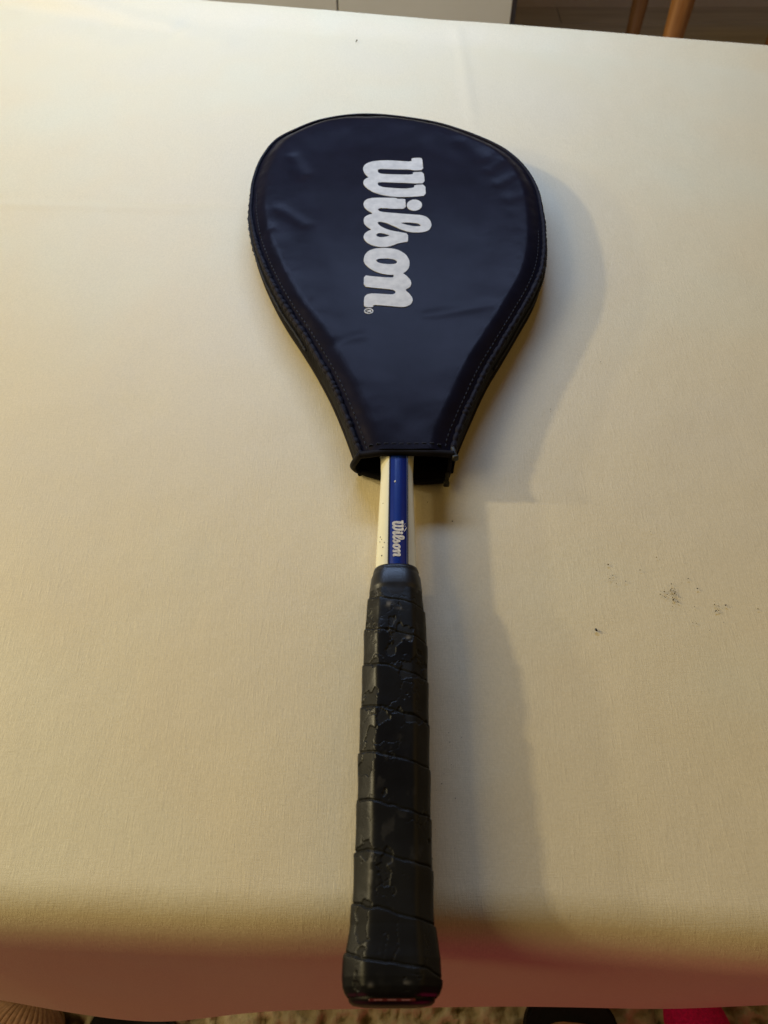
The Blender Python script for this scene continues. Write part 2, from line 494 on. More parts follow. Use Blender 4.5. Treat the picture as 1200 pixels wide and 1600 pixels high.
# kitchen cabinet beyond the table
cab = empty('cabinet', (-0.4, 1.95, FZ))
box('carcass', -1.10, 0.258, 1.772, 2.30, FZ + 0.10, 0.12, M['cabinet'], cab)
box('toe_kick', -1.10, 0.250, 1.82, 2.28, FZ, FZ + 0.098, M['dark_panel'], cab)
box('worktop', -1.12, 0.29, 1.74, 2.32, 0.122, 0.155, M['dark_panel'], cab)
box('shade_strip', 0.2585, 0.276, 1.775, 2.30, FZ, 0.12, M['dark_panel'], cab)  # added dark strip, stands in for the shade beside the cabinet
for a, b in ((-1.098, -0.5985), (-0.5955, -0.0963), (-0.0933, 0.262)):
    d = box('door', a, b, 1.750, 1.770, FZ + 0.105, 0.115, M['cabinet'], cab, bev=0.0015)
    bm = bmesh.new()
    box_bm(bm, b - 0.10, b - 0.04, 1.722, 1.730, 0.07, 0.08, 0.002)
    box_bm(bm, b - 0.10, b - 0.092, 1.7295, 1.7498, 0.071, 0.079)
    box_bm(bm, b - 0.048, b - 0.04, 1.7295, 1.7498, 0.071, 0.079)
    hm = bm_mesh('handle', bm)
    hh = link('handle', hm, M['metal'], d, smooth=False)
tag(cab, 'white kitchen cabinet with flat doors beyond the far table edge', 'cabinet')

# wooden chair beyond the far right of the table
ch = empty('chair', (0.79, 1.87, FZ))


def leg_mesh(x, y, top):
    P = np.array([[x, y, FZ], [x, y, FZ + 0.10], [x, y, FZ + 0.22], [x, y, FZ + 0.34], [x, y, top]])
    P = resample(catmull(P, 6), 24)[0]
    h = (P[:, 2] - FZ) / (top - FZ)
    r = 0.0125 + 0.0105 * h ** 1.3
    a = np.linspace(0, 2 * PI, 20, endpoint=False)
    X = P[:, 0:1] + r[:, None] * np.cos(a)
    Y = P[:, 1:2] + r[:, None] * np.sin(a)
    Z = np.repeat(P[:, 2:3], 20, 1)
    me = grid_mesh('leg', X, Y, Z, True)
    bm = bmesh.new()
    bm.from_mesh(me)
    bm.verts.ensure_lookup_table()
    bm.faces.new([bm.verts[i] for i in range(20)])
    bm.to_mesh(me)
    bm.free()
    return me


for lx, ly in ((0.592, 1.70), (0.612, 2.05), (0.985, 1.70), (0.965, 2.05)):
    link('leg', leg_mesh(lx, ly, -0.262), M['chair'], ch)
box('seat', 0.565, 1.012, 1.675, 2.085, -0.261, -0.235, M['chair'], ch, bev=0.008)
for sx in (0.62, 0.957):
    box('back_post', sx - 0.017, sx + 0.017, 2.03, 2.062, -0.236, 0.19, M['chair'], ch, bev=0.006)
for sz in (-0.06, 0.03, 0.13):
    box('back_slat', 0.636, 0.941, 2.038, 2.054, sz, sz + 0.05, M['chair'], ch, bev=0.004)
tag(ch, 'brown varnished wooden chair with round tapered legs beyond the table', 'chair')


# ---------------------------------------------------------------- table and cloth
def y_far(x):
    return 0.9340 - 0.177 * x


def y_near(x):
    return 0.060 - 0.034 * x + 0.0016 * np.sin(x * 11 + 0.7) + 0.0009 * np.sin(x * 27)


tb = empty('table', (0, 0.5, FZ))
bm = bmesh.new()
cs = [(-0.632, y_near(-0.632) - 0.015), (0.632, y_near(0.632) - 0.015), (0.632, y_far(0.632) + 0.004), (-0.632, y_far(-0.632) + 0.004)]
lo = [bm.verts.new((a, b, -0.034)) for a, b in cs]
hi = [bm.verts.new((a, b, -0.0075)) for a, b in cs]
bm.faces.new(lo)
bm.faces.new(hi)
for i in range(4):
    bm.faces.new((lo[i], lo[(i + 1) % 4], hi[(i + 1) % 4], hi[i]))
bmesh.ops.bevel(bm, geom=list(bm.edges), offset=0.005, segments=2, affect='EDGES')
link('tabletop', bm_mesh('tabletop', bm), M['table'], tb, smooth=False)
for lx, ly in ((-0.57, 0.14), (0.57, 0.10), (-0.57, 0.97), (0.57, 0.78)):
    box('leg', lx - 0.03, lx + 0.03, ly - 0.03, ly + 0.03, FZ, -0.035, M['table'], tb, bev=0.004)
tag(tb, 'wooden table hidden under the cream tablecloth', 'table')


def seg_dist(x, y, a, b):
    ax, ay = a
    bx, by = b
    dx, dy = bx - ax, by - ay
    L = dx * dx + dy * dy
    t = np.clip(((x - ax) * dx + (y - ay) * dy) / L, 0, 1)
    return np.hypot(x - ax - t * dx, y - ay - t * dy), t


def crease(x, y, pts, amp, sig):
    d = None
    for a, b in zip(pts[:-1], pts[1:]):
        e, t = seg_dist(x, y, a, b)
        d = e if d is None else np.minimum(d, e)
    return amp * np.exp(-(d / sig) ** 2)


ncol = 470
ux = np.linspace(-0.86, 0.86, ncol)
n_f, n_r, n_t, n_b, n_d = 70, 26, 520, 22, 24
rows_y, rows_z, part = [], [], []
core = np.clip(ux, -0.64, 0.64)
over = np.abs(ux) - 0.64
yn, yf = y_near(core), y_far(core)
rn, rb = 0.027, 0.012
hem_z = -0.245 + 0.012 * np.sin(core * 9 + 1.0) + 0.05 * np.exp(-((core - 0.62) / 0.2) ** 2)
bul = 0.0062 * np.exp(-((core + 0.165) / 0.060) ** 2) - 0.015 * np.exp(-((core + 0.36) / 0.10) ** 2) - 0.004 * np.exp(-((core - 0.30) / 0.10) ** 2) - 0.002 * np.exp(-((core - 0.1) / 0.08) ** 2)
hem_y = 0.0225 - bul + 0.004 * np.exp(-((core - 0.45) / 0.1) ** 2)
hem_z = hem_z - 3.0 * np.maximum(bul, 0) * 1.2
for k in range(n_f):                      # front hem upwards
    t = k / n_f
    rows_y.append(hem_y + (yn - rn - hem_y) * (1 - (1 - t) ** 2.2))
    rows_z.append(hem_z + (-rn - hem_z) * t)
for k in range(n_r):                      # roll over the near edge
    a = (k / n_r) * PI / 2
    rows_y.append(yn - rn * math.cos(a))
    rows_z.append(0 * ux - rn + rn * math.sin(a))
for k in range(n_t):
    t = k / n_t
    rows_y.append(yn + (yf - yn) * t)
    rows_z.append(0 * ux)
for k in range(n_b):                      # roll over the far edge
    a = (k / n_b) * PI / 2
    rows_y.append(yf + rb * math.sin(a))
    rows_z.append(0 * ux - rb + rb * math.cos(a))
for k in range(n_d):
    t = k / (n_d - 1)
    rows_y.append(yf + rb + 0.012 * t * (1 + 0.7 * np.sin(core * 17)))
    rows_z.append(0 * ux - rb - 0.21 * t)
CY, CZ = np.array(rows_y), np.array(rows_z)
CX = np.repeat(core[None, :], len(CY), 0)
ov = np.maximum(over, 0)[None, :]
CX = CX + np.sign(ux)[None, :] * np.minimum(ov, 0.014 * (1 - np.exp(-ov / 0.014)))
CZ = CZ - np.maximum(0, ov - 0.012 * (1 - np.exp(-ov / 0.012)))
on_top = sstep(-0.022, -0.001, CZ)
dfar = yf[None, :] - CY
# the sheet is lifted a little along the far edge, then dips and rolls over
w = 0.0085 * sstep(0.050, 0.004, dfar) * sstep(-0.012, 0.006, dfar) * on_top
w = w + 0.0022 * (fbm(CX * 6, CY * 6, 2, 2) - 0.5) * sstep(0.65, 0.9, CY) * on_top
w = w + crease(CX, CY, [(-0.42, 0.593), (-0.26, 0.5865), (-0.12, 0.579)], 0.0009, 0.0055) * on_top
w = w - crease(CX, CY, [(-0.42, 0.603), (-0.26, 0.597), (-0.13, 0.589)], 0.0005, 0.006) * on_top
w = w + crease(CX, CY, [(0.079, 0.90), (0.0824, 0.863), (0.0844, 0.711)], 0.0006, 0.0055) * on_top
w = w + crease(CX, CY, [(-0.40, 0.985), (-0.34, 0.965), (-0.285, 0.941), (-0.235, 0.925)], 0.0026, 0.013) * on_top
w = w - crease(CX, CY, [(-0.40, 0.962), (-0.34, 0.945), (-0.285, 0.922), (-0.23, 0.908)], 0.0014, 0.013) * on_top
w = w + crease(CX, CY, [(-0.45, 0.90), (-0.36, 0.905), (-0.30, 0.885)], 0.0010, 0.016) * on_top
w = w + crease(CX, CY, [(-0.21, 0.895), (-0.17, 0.885)], 0.0009, 0.014) * on_top
w = w + 0.0007 * (fbm(CX * 18, CY * 18, 6, 3) - 0.5) * on_top
# lies flat under the racket
keep = sstep(0.0, 0.06, np.hypot(np.maximum(np.abs(CX - 0.008) - 0.12, 0), np.maximum(np.maximum(0.29 - CY, CY - 0.70), 0)))
w = w * (0.15 + 0.85 * keep)
frontw = (1 - on_top) * (CY < 0.3)
CY = CY - frontw * 0.0035 * (fbm(CX * 7, CZ * 4 + 3, 9, 2) - 0.5)
cloth_me = grid_mesh('tablecloth', CX, CY, CZ + w - 0.0006 * on_top)
tag(link('tablecloth', cloth_me, M['cloth']), 'cream woven tablecloth spread over the whole table', 'tablecloth')

# ---------------------------------------------------------------- racket cover
OUT = resample(catmull(np.array(OUTLINE) / 1000.0, 14), 1800)
OUTP, OUTS = OUT
tip = int(np.argmax(OUTP[:, 1]))
Lx, Ly = OUTP[:tip + 1, 0], OUTP[:tip + 1, 1]
Rx, Ry = OUTP[tip:, 0][::-1], OUTP[tip:, 1][::-1]
Ly = np.maximum.accumulate(Ly)
Ry = np.maximum.accumulate(Ry)
POLY = OUTP[::6]


def poly_dist(x, y, P):
    d = np.full(x.shape, 9.0)
    for (ax, ay), (bx, by) in zip(P[:-1], P[1:]):
        dx, dy = bx - ax, by - ay
        t = np.clip(((x - ax) * dx + (y - ay) * dy) / (dx * dx + dy * dy), 0, 1)
        d = np.minimum(d, (x - ax - t * dx) ** 2 + (y - ay - t * dy) ** 2)
    return np.sqrt(d) + 1e-6


def rim_dist(x, y):
    """distance to the seam, blended smoothly between the two sides"""
    x = np.asarray(x, float)
    y = np.asarray(y, float)
    dl = poly_dist(x, y, OUTP[:tip + 1:6])
    dr = poly_dist(x, y, OUTP[tip::6])
    return (dl ** -3 + dr ** -3) ** (-1 / 3.0)


DENTS = [((-0.0765, 0.616), (-0.066, 0.594), 0.0008, 0.0060), ((-0.074, 0.597), (-0.069, 0.588), 0.0004, 0.006),
         ((-0.082, 0.542), (-0.062, 0.524), 0.0007, 0.0060), ((0.070, 0.640), (0.083, 0.618), 0.0012, 0.010),
         ((0.099, 0.610), (0.088, 0.598), 0.0007, 0.006), ((0.108, 0.588), (0.094, 0.578), 0.0006, 0.006),
         ((0.113, 0.560), (0.100, 0.556), 0.0004, 0.006), ((-0.103, 0.508), (-0.088, 0.516), 0.0007, 0.005),
         ((0.030, 0.420), (0.075, 0.428), 0.0004, 0.005), ((-0.040, 0.385), (-0.015, 0.398), 0.0004, 0.005)]


def z_panel(x, y):
    s = rim_dist(x, y)
    z = 0.0215 + 0.0062 * sstep(0, 0.015, s) ** 0.8 - 0.0022 * sstep(0.012, 0.05, s)
    z = z + 0.0014 * np.exp(-s / 0.010) * (fbm(x * 110, y * 110, 12, 3) - 0.5) * sstep(0, 0.003, s)
    z = z + 0.0009 * (fbm(x * 20, y * 20, 14, 2) - 0.5) * sstep(0.004, 0.02, s)
    z = z + 0.0008 * (fbm(x * 50, y * 34, 18, 2) - 0.5) * sstep(0.004, 0.012, s) * sstep(0.05, 0.02, s)
    for a, b, amp, sg in DENTS:
        d, t = seg_dist(x, y, a, b)
        z = z - amp * np.exp(-(d / sg) ** 2)
    return z


cov = empty('racket_cover', (0.01, 0.5, 0.0))
K, J = 330, 210
yr = OUTP[0, 1] + (OUTP[tip, 1] - OUTP[0, 1] - 1e-5) * np.sin(np.linspace(0, 1, K) * PI / 2)
xl, xr = np.interp(yr, Ly, Lx), np.interp(yr, Ry, Rx)
uu = 0.5 - 0.5 * np.cos(np.linspace(0, 1, J) * PI)
uu = 0.6 * uu + 0.4 * np.linspace(0, 1, J)
PX = xl[:, None] + (xr - xl)[:, None] * uu[None, :]
PY = np.repeat(yr[:, None], J, 1)
PZ = z_panel(PX, PY)
panel = link('top_panel', grid_mesh('top_panel', PX, PY, PZ), M['cover'], cov)
bk, bj = slice(None, None, 6), slice(None, None, 8)
link('bottom_panel', grid_mesh('bottom_panel', PX[bk, bj], PY[bk, bj], 0 * PX[bk, bj] + 0.0016), M['lining'], cov)

# side wall between the two panels, ribbed where it gathers along the zip
nv = 14
tv = np.linspace(0, 1, nv)
T = np.gradient(OUTP, axis=0)
T /= np.linalg.norm(T, axis=1)[:, None]
NRM = np.stack([-T[:, 1], T[:, 0]], -1)      # outwards on a clockwise path
rib = 0.00035 * np.sin(OUTS * 2 * PI / 0.0028) * sstep(0.05, 0.12, OUTS) * sstep(0.52, 0.40, OUTS)
bulge = 0.0016 * np.sin(tv * PI)
wob = 0.0012 * (fbm(OUTS[:, None] * 45, tv[None, :] * 2.0 + 3, 4, 3) - 0.5)
off = bulge[None, :] + wob + rib[:, None] * np.sin(tv * PI)[None, :]
GX = OUTP[:, 0:1] + NRM[:, 0:1] * off
GY = OUTP[:, 1:2] + NRM[:, 1:2] * off
GZ = np.repeat((0.0022 + (0.0215 - 0.0022) * tv)[None, :], len(OUTP), 0)
link('side_gusset', grid_mesh('side_gusset', GX, GY, GZ), M['cover_side'], cov)
lower = sstep(0.62, 0.44, OUTP[:, 1])
puck = np.abs(np.sin(OUTS * PI / 0.0066 + 5.0 * fbm(OUTS * 60, OUTS * 0, 7, 2))) ** 0.6 * (0.45 + 1.0 * fbm(OUTS * 120, OUTS * 0 + 9, 3, 2))
jit = (fbm(OUTS * 70, OUTS * 0 + 4, 9, 3) - 0.5) * 0.0008
r_top = 0.0014 + 0.0009 * lower * puck
TP = np.c_[OUTP[:, 0] - NRM[:, 0] * (0.0004 + jit), OUTP[:, 1] - NRM[:, 1] * (0.0004 + jit), 0.0219 + jit * 0.5]
link('piping', tube_mesh('piping', TP, r_top, 9), M['piping'], cov)
BP = np.c_[OUTP[::3, 0], OUTP[::3, 1], 0 * OUTP[::3, 0] + 0.0021]
link('piping', tube_mesh('piping', BP, 0.0016, 8), M['binding'], cov)
# zip coil running round the gusset
ZP = np.c_[GX[200:1640:2, 8] + NRM[200:1640:2, 0] * 0.0004, GY[200:1640:2, 8] + NRM[200:1640:2, 1] * 0.0004, GZ[200:1640:2, 8]]
zr = 0.0010 + 0.0004 * np.sign(np.sin(OUTS[200:1640:2] * 2 * PI / 0.0022))
link('zip_coil', tube_mesh('zip_coil', ZP, zr, 6), M['thread'], cov)


def stitch_row(bm, path, length, gap, wid, lift, zf):
    P, S = resample(path, 4000)
    s = gap
    while s + length < S[-1]:
        a = np.array([np.interp(s, S, P[:, 0]), np.interp(s, S, P[:, 1])])
        b = np.array([np.interp(s + length, S, P[:, 0]), np.interp(s + length, S, P[:, 1])])
        za, zb = zf(np.array([a[0], b[0]]), np.array([a[1], b[1]]))
        d = (b - a) / np.linalg.norm(b - a)
        n = np.array([-d[1], d[0]]) * wid / 2
        m = (a + b) / 2
        zm = max(za, zb) + lift
        low = [bm.verts.new((*p, z)) for p, z in ((a - n, za - 0.0003), (b - n, zb - 0.0003), (b + n, zb - 0.0003), (a + n, za - 0.0003))]
        up = [bm.verts.new((*p, zm)) for p in (m - d * length * 0.3 - n * 0.5, m + d * length * 0.3 - n * 0.5, m + d * length * 0.3 + n * 0.5, m - d * length * 0.3 + n * 0.5)]
        bm.faces.new(up)
        for i in range(4):
            bm.faces.new((low[i], low[(i + 1) % 4], up[(i + 1) % 4], up[i]))
        s += length + gap


bm = bmesh.new()
sel = OUTP[:, 1] < 0.60
inn = OUTP - NRM * 0.0052
stitch_row(bm, inn[:tip][OUTP[:tip, 1] < 0.57][::4], 0.0030, 0.0012, 0.0010, 0.0004, z_panel)
stitch_row(bm, inn[tip:][OUTP[tip:, 1] < 0.52][::4], 0.0030, 0.0012, 0.0010, 0.0004, z_panel)
mx = np.linspace(xl[0] + 0.004, xr[0] - 0.003, 40)
stitch_row(bm, np.c_[mx, 0 * mx + yr[0] + 0.0042], 0.0032, 0.0014, 0.0009, 0.0004, z_panel)
link('stitching', bm_mesh('stitching', bm), M['thread'], cov, smooth=False)

# bound mouth: upper lip, lower lip, left edge; zip ends on the right
mx = np.linspace(xl[0] - 0.001, xr[0] + 0.0005, 60)
mz = z_panel(np.clip(mx, xl[0], xr[0]), 0 * mx + yr[0])
UP = np.c_[mx, yr[0] - 0.0008 + 0.0003 * np.sin(mx * 160), 0.35 * mz + 0.65 * mz.mean() - 0.0016]
link('mouth_binding', tube_mesh('mouth_binding', UP, 0.0024, 12, flat=0.85), M['binding'], cov)
LOW = resample(catmull([(-0.0172, 0.3000, 0.0030), (-0.006, 0.2955, 0.0028), (0.010, 0.2918, 0.0026), (0.026, 0.2912, 0.0026), (0.0395, 0.2920, 0.0030)], 12), 60)[0]
link('mouth_binding', tube_mesh('mouth_binding', LOW, 0.0021, 12), M['binding'], cov)
LE = resample(catmull([(-0.0150, 0.2955, 0.0225), (-0.0182, 0.2962, 0.0150), (-0.0192, 0.2985, 0.0085), (-0.0172, 0.3000, 0.0030)], 12), 40)[0]
link('mouth_binding', tube_mesh('mouth_binding', LE, 0.0021, 12), M['binding'], cov)
lip = np.linspace(0, 1, 30)
LX = LOW[::2, 0][None, :].repeat(6, 0)
LY = LOW[::2, 1][None, :] + np.linspace(0, 0.012, 6)[:, None]
link('lower_lip', grid_mesh('lower_lip', LX, LY, 0 * LX + 0.0027), M['lining'], cov)
for (zx, zy, zz, rz) in ((0.0432, 0.2975, 0.0228, 12), (0.0400, 0.2905, 0.0060, -6)):
    bm = bmesh.new()
    box_bm(bm, -0.0016, 0.0016, -0.0062, 0.0042, -0.0020, 0.0020, 0.0010, 3)
    box_bm(bm, -0.0026, 0.0022, -0.0075, -0.0045, -0.0026, 0.0026, 0.0011, 3)
    me = bm_mesh('zip_end', bm)
    me.transform(Matrix.Translation((zx - 0.0008, zy + 0.0008, zz)) @ Matrix.Rotation(R(rz), 4, 'Z') @ Matrix.Scale(0.8, 4))
    link('zip_end', me, M['metal'], cov)
RE = resample(catmull([(0.0415, 0.2975, 0.0215), (0.0412, 0.2990, 0.0150), (0.0408, 0.2975, 0.0090), (0.0398, 0.2935, 0.0040)], 12), 30)[0]
link('mouth_binding', tube_mesh('mouth_binding', RE, 0.0014, 10), M['binding'], cov)
tag(cov, 'navy nylon teardrop racket cover with silver script lettering on the tablecloth', 'racket cover')


# lettering, printed on the cover and again on the shaft
def chaikin(P):
    P = np.asarray(P, float)
    Q = np.roll(P, -1, 0)
    out = np.empty((len(P) * 2, 2))
    out[0::2] = 0.8 * P + 0.2 * Q
    out[1::2] = 0.2 * P + 0.8 * Q
    return out


PIECES = [([LW], 0.0), ([LILS, LLH, LSH], 0.00004), ([LDOT], 0.0), ([LO, LOH], 0.0), ([LN], 0.00006)]
SMALL = [([LR, LR2], 0.0), ([LRR], 0.0)]


def letter_mesh(name, pieces, fn, zf, lift, thick, cut):
    bm = bmesh.new()
    for loops, dz in pieces:
        b = bmesh.new()
        L = [fn(chaikin(np.array(l) / 1000.0)) for l in loops]
        flat = [Vector((p[0], p[1], 0)) for l in L for p in l]
        tri = tessellate_polygon([[Vector((p[0], p[1], 0)) for p in l] for l in L])
        vs = [b.verts.new(v) for v in flat]
        for t in tri:
            try:
                b.faces.new([vs[i] for i in t])
            except ValueError:
                pass
        if cut:
            xs = [v.co.x for v in b.verts]
            ys = [v.co.y for v in b.verts]
            for ax, lo_, hi_ in ((Vector((1, 0, 0)), min(xs), max(xs)), (Vector((0, 1, 0)), min(ys), max(ys))):
                c = lo_ + cut
                while c < hi_:
                    bmesh.ops.bisect_plane(b, geom=b.verts[:] + b.edges[:] + b.faces[:], plane_co=ax * c, plane_no=ax)
                    c += cut
        bmesh.ops.recalc_face_normals(b, faces=b.faces)
        for f_ in b.faces:
            if f_.normal.z < 0:
                f_.normal_flip()
        be = [e for e in b.edges if e.is_boundary]
        top_v = list(b.verts)
        zz = zf(np.array([v.co.x for v in top_v]), np.array([v.co.y for v in top_v]))
        for v, z in zip(top_v, zz):
            v.co.z = z + lift + dz
        ex = bmesh.ops.extrude_edge_only(b, edges=be)
        for g in ex['geom']:
            if isinstance(g, bmesh.types.BMVert):
                g.co.z -= thick
        tmp = bpy.data.meshes.new('t')
        b.to_mesh(tmp)
        b.free()
        bm.from_mesh(tmp)
        bpy.data.meshes.remove(tmp)
    me = bpy.data.meshes.new(name)
    bm.to_mesh(me)
    bm.free()
    return me


link('lettering', letter_mesh('lettering', PIECES, lambda p: p, z_panel, 0.00042, 0.0006, 0.005), M['print'], panel, smooth=False)
link('registered_mark', letter_mesh('registered_mark', SMALL, lambda p: p, z_panel, 0.00042, 0.0006, 0), M['print'], panel, smooth=False)

# ---------------------------------------------------------------- racket
rk = empty('racket', (0.005, 0.12, 0.0))


def axis_x(y):
    return 0.0032 + (y - 0.02) * 0.0175


AZ = 0.0160


def oct_r(phi, hw, hh, tf, bz, p=16):
    """rounded octagon: half width, half height, top facet half width, side facet half height"""
    d = np.stack([np.cos(phi), np.sin(phi)], -1)
    nx_, nz_ = hh - bz, hw - tf
    nl = math.hypot(nx_, nz_)
    dist = (nx_ * hw + nz_ * bz) / nl
    fac = np.abs(d[..., 0] / hw) ** p + np.abs(d[..., 1] / hh) ** p
    for sx, sz in ((1, 1), (-1, 1)):
        fac = fac + np.abs((sx * d[..., 0] * nx_ + sz * d[..., 1] * nz_) / nl / dist) ** p
    return fac ** (-1.0 / p)


# shaft
ys = np.linspace(0.2145, 0.345, 90)
hw_s = np.interp(ys, [0.2145, 0.222, 0.257, 0.285, 0.298, 0.315, 0.345], [0.0117, 0.0114, 0.0105, 0.0097, 0.0103, 0.0125, 0.021])
phi = np.linspace(0, 2 * PI, 72, endpoint=False)
rr = np.stack([oct_r(phi, h, 0.0083, h * 0.56, 0.0035, 18) for h in hw_s])
SX = axis_x(ys)[:, None] + rr * np.cos(phi)
SZ = AZ + rr * np.sin(phi)
SY = np.repeat(ys[:, None], 72, 1)
shaft = link('shaft', grid_mesh('shaft', SX, SY, SZ, True), M['white_paint'], rk)
ST = AZ + 0.0083


def strip(name, yy, xa, xb, z0, z1, mat, parent):
    n = len(yy)
    X = np.stack([xa, xa, xb, xb], -1)
    Y = np.repeat(yy[:, None], 4, 1)
    Z = np.repeat(np.array([[z0, z1, z1, z0]]), n, 0)
    return link(name, grid_mesh(name, X, Y, Z), mat, parent, smooth=False)


yy = np.linspace(0.2150, 0.330, 40)
ba = np.interp(yy, [0.22, 0.298, 0.33], [0.0024, 0.0037, 0.0037])
bb = np.interp(yy, [0.22, 0.298, 0.33], [0.0129, 0.0142, 0.0150])
strip('stripe', yy, ba, bb, ST - 0.0006, ST + 0.00022, M['blue_paint'], shaft)
for e in (ba, bb):
    strip('stripe_border', yy, e - 0.00045, e + 0.00045, ST - 0.0006, ST + 0.00030, M['dark_line'], shaft)

allp = np.vstack([np.array(l) for l in (LW, LN, LILS)])
bx0, bx1 = allp[:, 0].min() / 1000, allp[:, 0].max() / 1000
by0, by1 = allp[:, 1].min() / 1000, allp[:, 1].max() / 1000


def to_shaft(p):
    u = (p[:, 0] - bx0) / (bx1 - bx0)
    v = (p[:, 1] - by0) / (by1 - by0)
    return np.c_[0.0044 + u * 0.0070 + 0.0002 * v, 0.2225 + v * 0.0240]


link('lettering', letter_mesh('lettering', PIECES, to_shaft, lambda x, y: 0 * x + ST + 0.00022, 0.00014, 0.0003, 0), M['logo'], shaft, smooth=False)


def flake(bm, x, y, z, rx, ry, n=9, th=0.00018, ang=0.0):
    ring = []
    for k in range(n):
        a = 2 * PI * k / n
        q = random.uniform(0.65, 1.1)
        px, py = rx * q * math.cos(a), ry * q * math.sin(a)
        ring.append((x + px * math.cos(ang) - py * math.sin(ang), y + px * math.sin(ang) + py * math.cos(ang)))
    up = [bm.verts.new((a, b, z + th)) for a, b in ring]
    dn = [bm.verts.new((a + (a - x) * 0.15, b + (b - y) * 0.15, z - 0.0002)) for a, b in ring]
    bm.faces.new(up)
    for k in range(n):
        bm.faces.new((dn[k], dn[(k + 1) % n], up[(k + 1) % n], up[k]))


bm = bmesh.new()
flake(bm, 0.0065, 0.2745, ST + 0.00022, 0.00050, 0.0008)
flake(bm, 0.0118, 0.2440, ST + 0.00022, 0.00020, 0.0007, ang=-0.4)
flake(bm, 0.0122, 0.2405, ST + 0.00022, 0.00022, 0.0018, ang=-0.5)
flake(bm, 0.0120, 0.2425, ST + 0.00022, 0.00016, 0.0005)
tag(link('paint_chip', bm_mesh('paint_chip', bm), M['chip'], shaft, smooth=False), kind='stuff')


def shaft_z(x, y):
    h = np.interp(y, ys, hw_s)
    dx = np.abs(x - axis_x(y))
    return np.where(dx < h * 0.56, ST, ST - (dx - h * 0.56) / (h * 0.44) * 0.0048)


bm = bmesh.new()
for (px, py, r) in ((-0.0006, 0.2295, 0.00035), (-0.0011, 0.2242, 0.0004), (-0.0020, 0.2372, 0.00045), (-0.0012, 0.2352, 0.0003), (-0.0022, 0.2340, 0.0003), (0.0002, 0.2322, 0.00025), (-0.0005, 0.2602, 0.00025)):
    flake(bm, px, py, float(shaft_z(px, py)), r, r * 1.3, th=0.00012)
tag(link('dirt_pit', bm_mesh('dirt_pit', bm), M['pit'], shaft, smooth=False), kind='stuff')

# head frame, hidden in the cover but for its throat
inner = OUTP[60:-60:12] - NRM[60:-60:12] * 0.0135
head = np.vstack([[(0.004, 0.322)], [(-0.004, 0.34)], inner[inner[:, 1] > 0.375], [(0.026, 0.34)], [(0.015, 0.322)]])
head = resample(np.c_[head, 0 * head[:, 0] + AZ - 0.003], 300)[0]
link('head_frame', tube_mesh('head_frame', head, 0.0058, 12, flat=1.3), M['white_paint'], rk)

# rubber collar
cy = np.array([0.2170, 0.2168, 0.2152, 0.2146, 0.2126, 0.2112, 0.2050, 0.2036, 0.2028, 0.2000, 0.1965])
cw = np.array([0.0108, 0.0124, 0.0128, 0.0127, 0.0133, 0.0138, 0.0144, 0.0145, 0.0143, 0.0146, 0.0146])
phi = np.linspace(0, 2 * PI, 120, endpoint=False)
rr = np.stack([oct_r(phi, h, h * 0.86, h * 0.56, h * 0.47, 9) for h in cw])
CXX = axis_x(cy)[:, None] + rr * np.cos(phi)
link('collar', grid_mesh('collar', CXX, np.repeat(cy[:, None], 120, 1), AZ + rr * np.sin(phi), True), M['rubber'], rk)

# grip tape wound in a spiral
MY, MP = 640, 288
gy_ = np.linspace(0.2015, 0.0172, MY)
wid = np.interp(gy_, [0.0172, 0.0182, 0.0205, 0.0238, 0.0306, 0.0353, 0.0424, 0.0547, 0.081, 0.1098, 0.1414, 0.1763, 0.190, 0.2015],
                [0.0180, 0.0190, 0.0200, 0.0203, 0.0199, 0.0190, 0.0178, 0.0172, 0.0169, 0.0167, 0.0165, 0.0161, 0.0152, 0.0141])
phi = np.linspace(0, 2 * PI, MP, endpoint=False)
rr = np.stack([oct_r(phi, h, h * 0.86, h * 0.56, h * 0.47, 30) for h in wid])
PH, GYY = np.meshgrid(phi, gy_)
turn = ((PI - PH) / (2 * PI)) % 1.0
sy = np.array([0.1988, 0.1799, 0.1601, 0.1382, 0.1161, 0.0943, 0.0734, 0.0521, 0.0335, 0.0140])
ex_y = np.r_[0.262, 0.241, 0.220, sy, -0.006, -0.027]
ex_i = np.r_[-3, -2, -1, np.arange(10), 10, 11]
wav = 0.0026 * (fbm(PH * 2.2, GYY * 40, 3, 3) - 0.5)
pv = np.interp(-(GYY + 0.021 * turn + wav), -ex_y, ex_i)
fr = pv % 1.0
lip_h = 0.00055 * (1 - sstep(0.0, 0.75, fr)) * sstep(0.0, 0.035, fr)
groove = -0.00055 * np.exp(-((np.minimum(fr, 1 - fr)) / 0.022) ** 2)
arc = PH * 0.0165
c1 = fbm(arc * 100 + 7, GYY * 85, 2, 6)
c2 = fbm(arc * 60 + 3, GYY * 45, 6, 3)
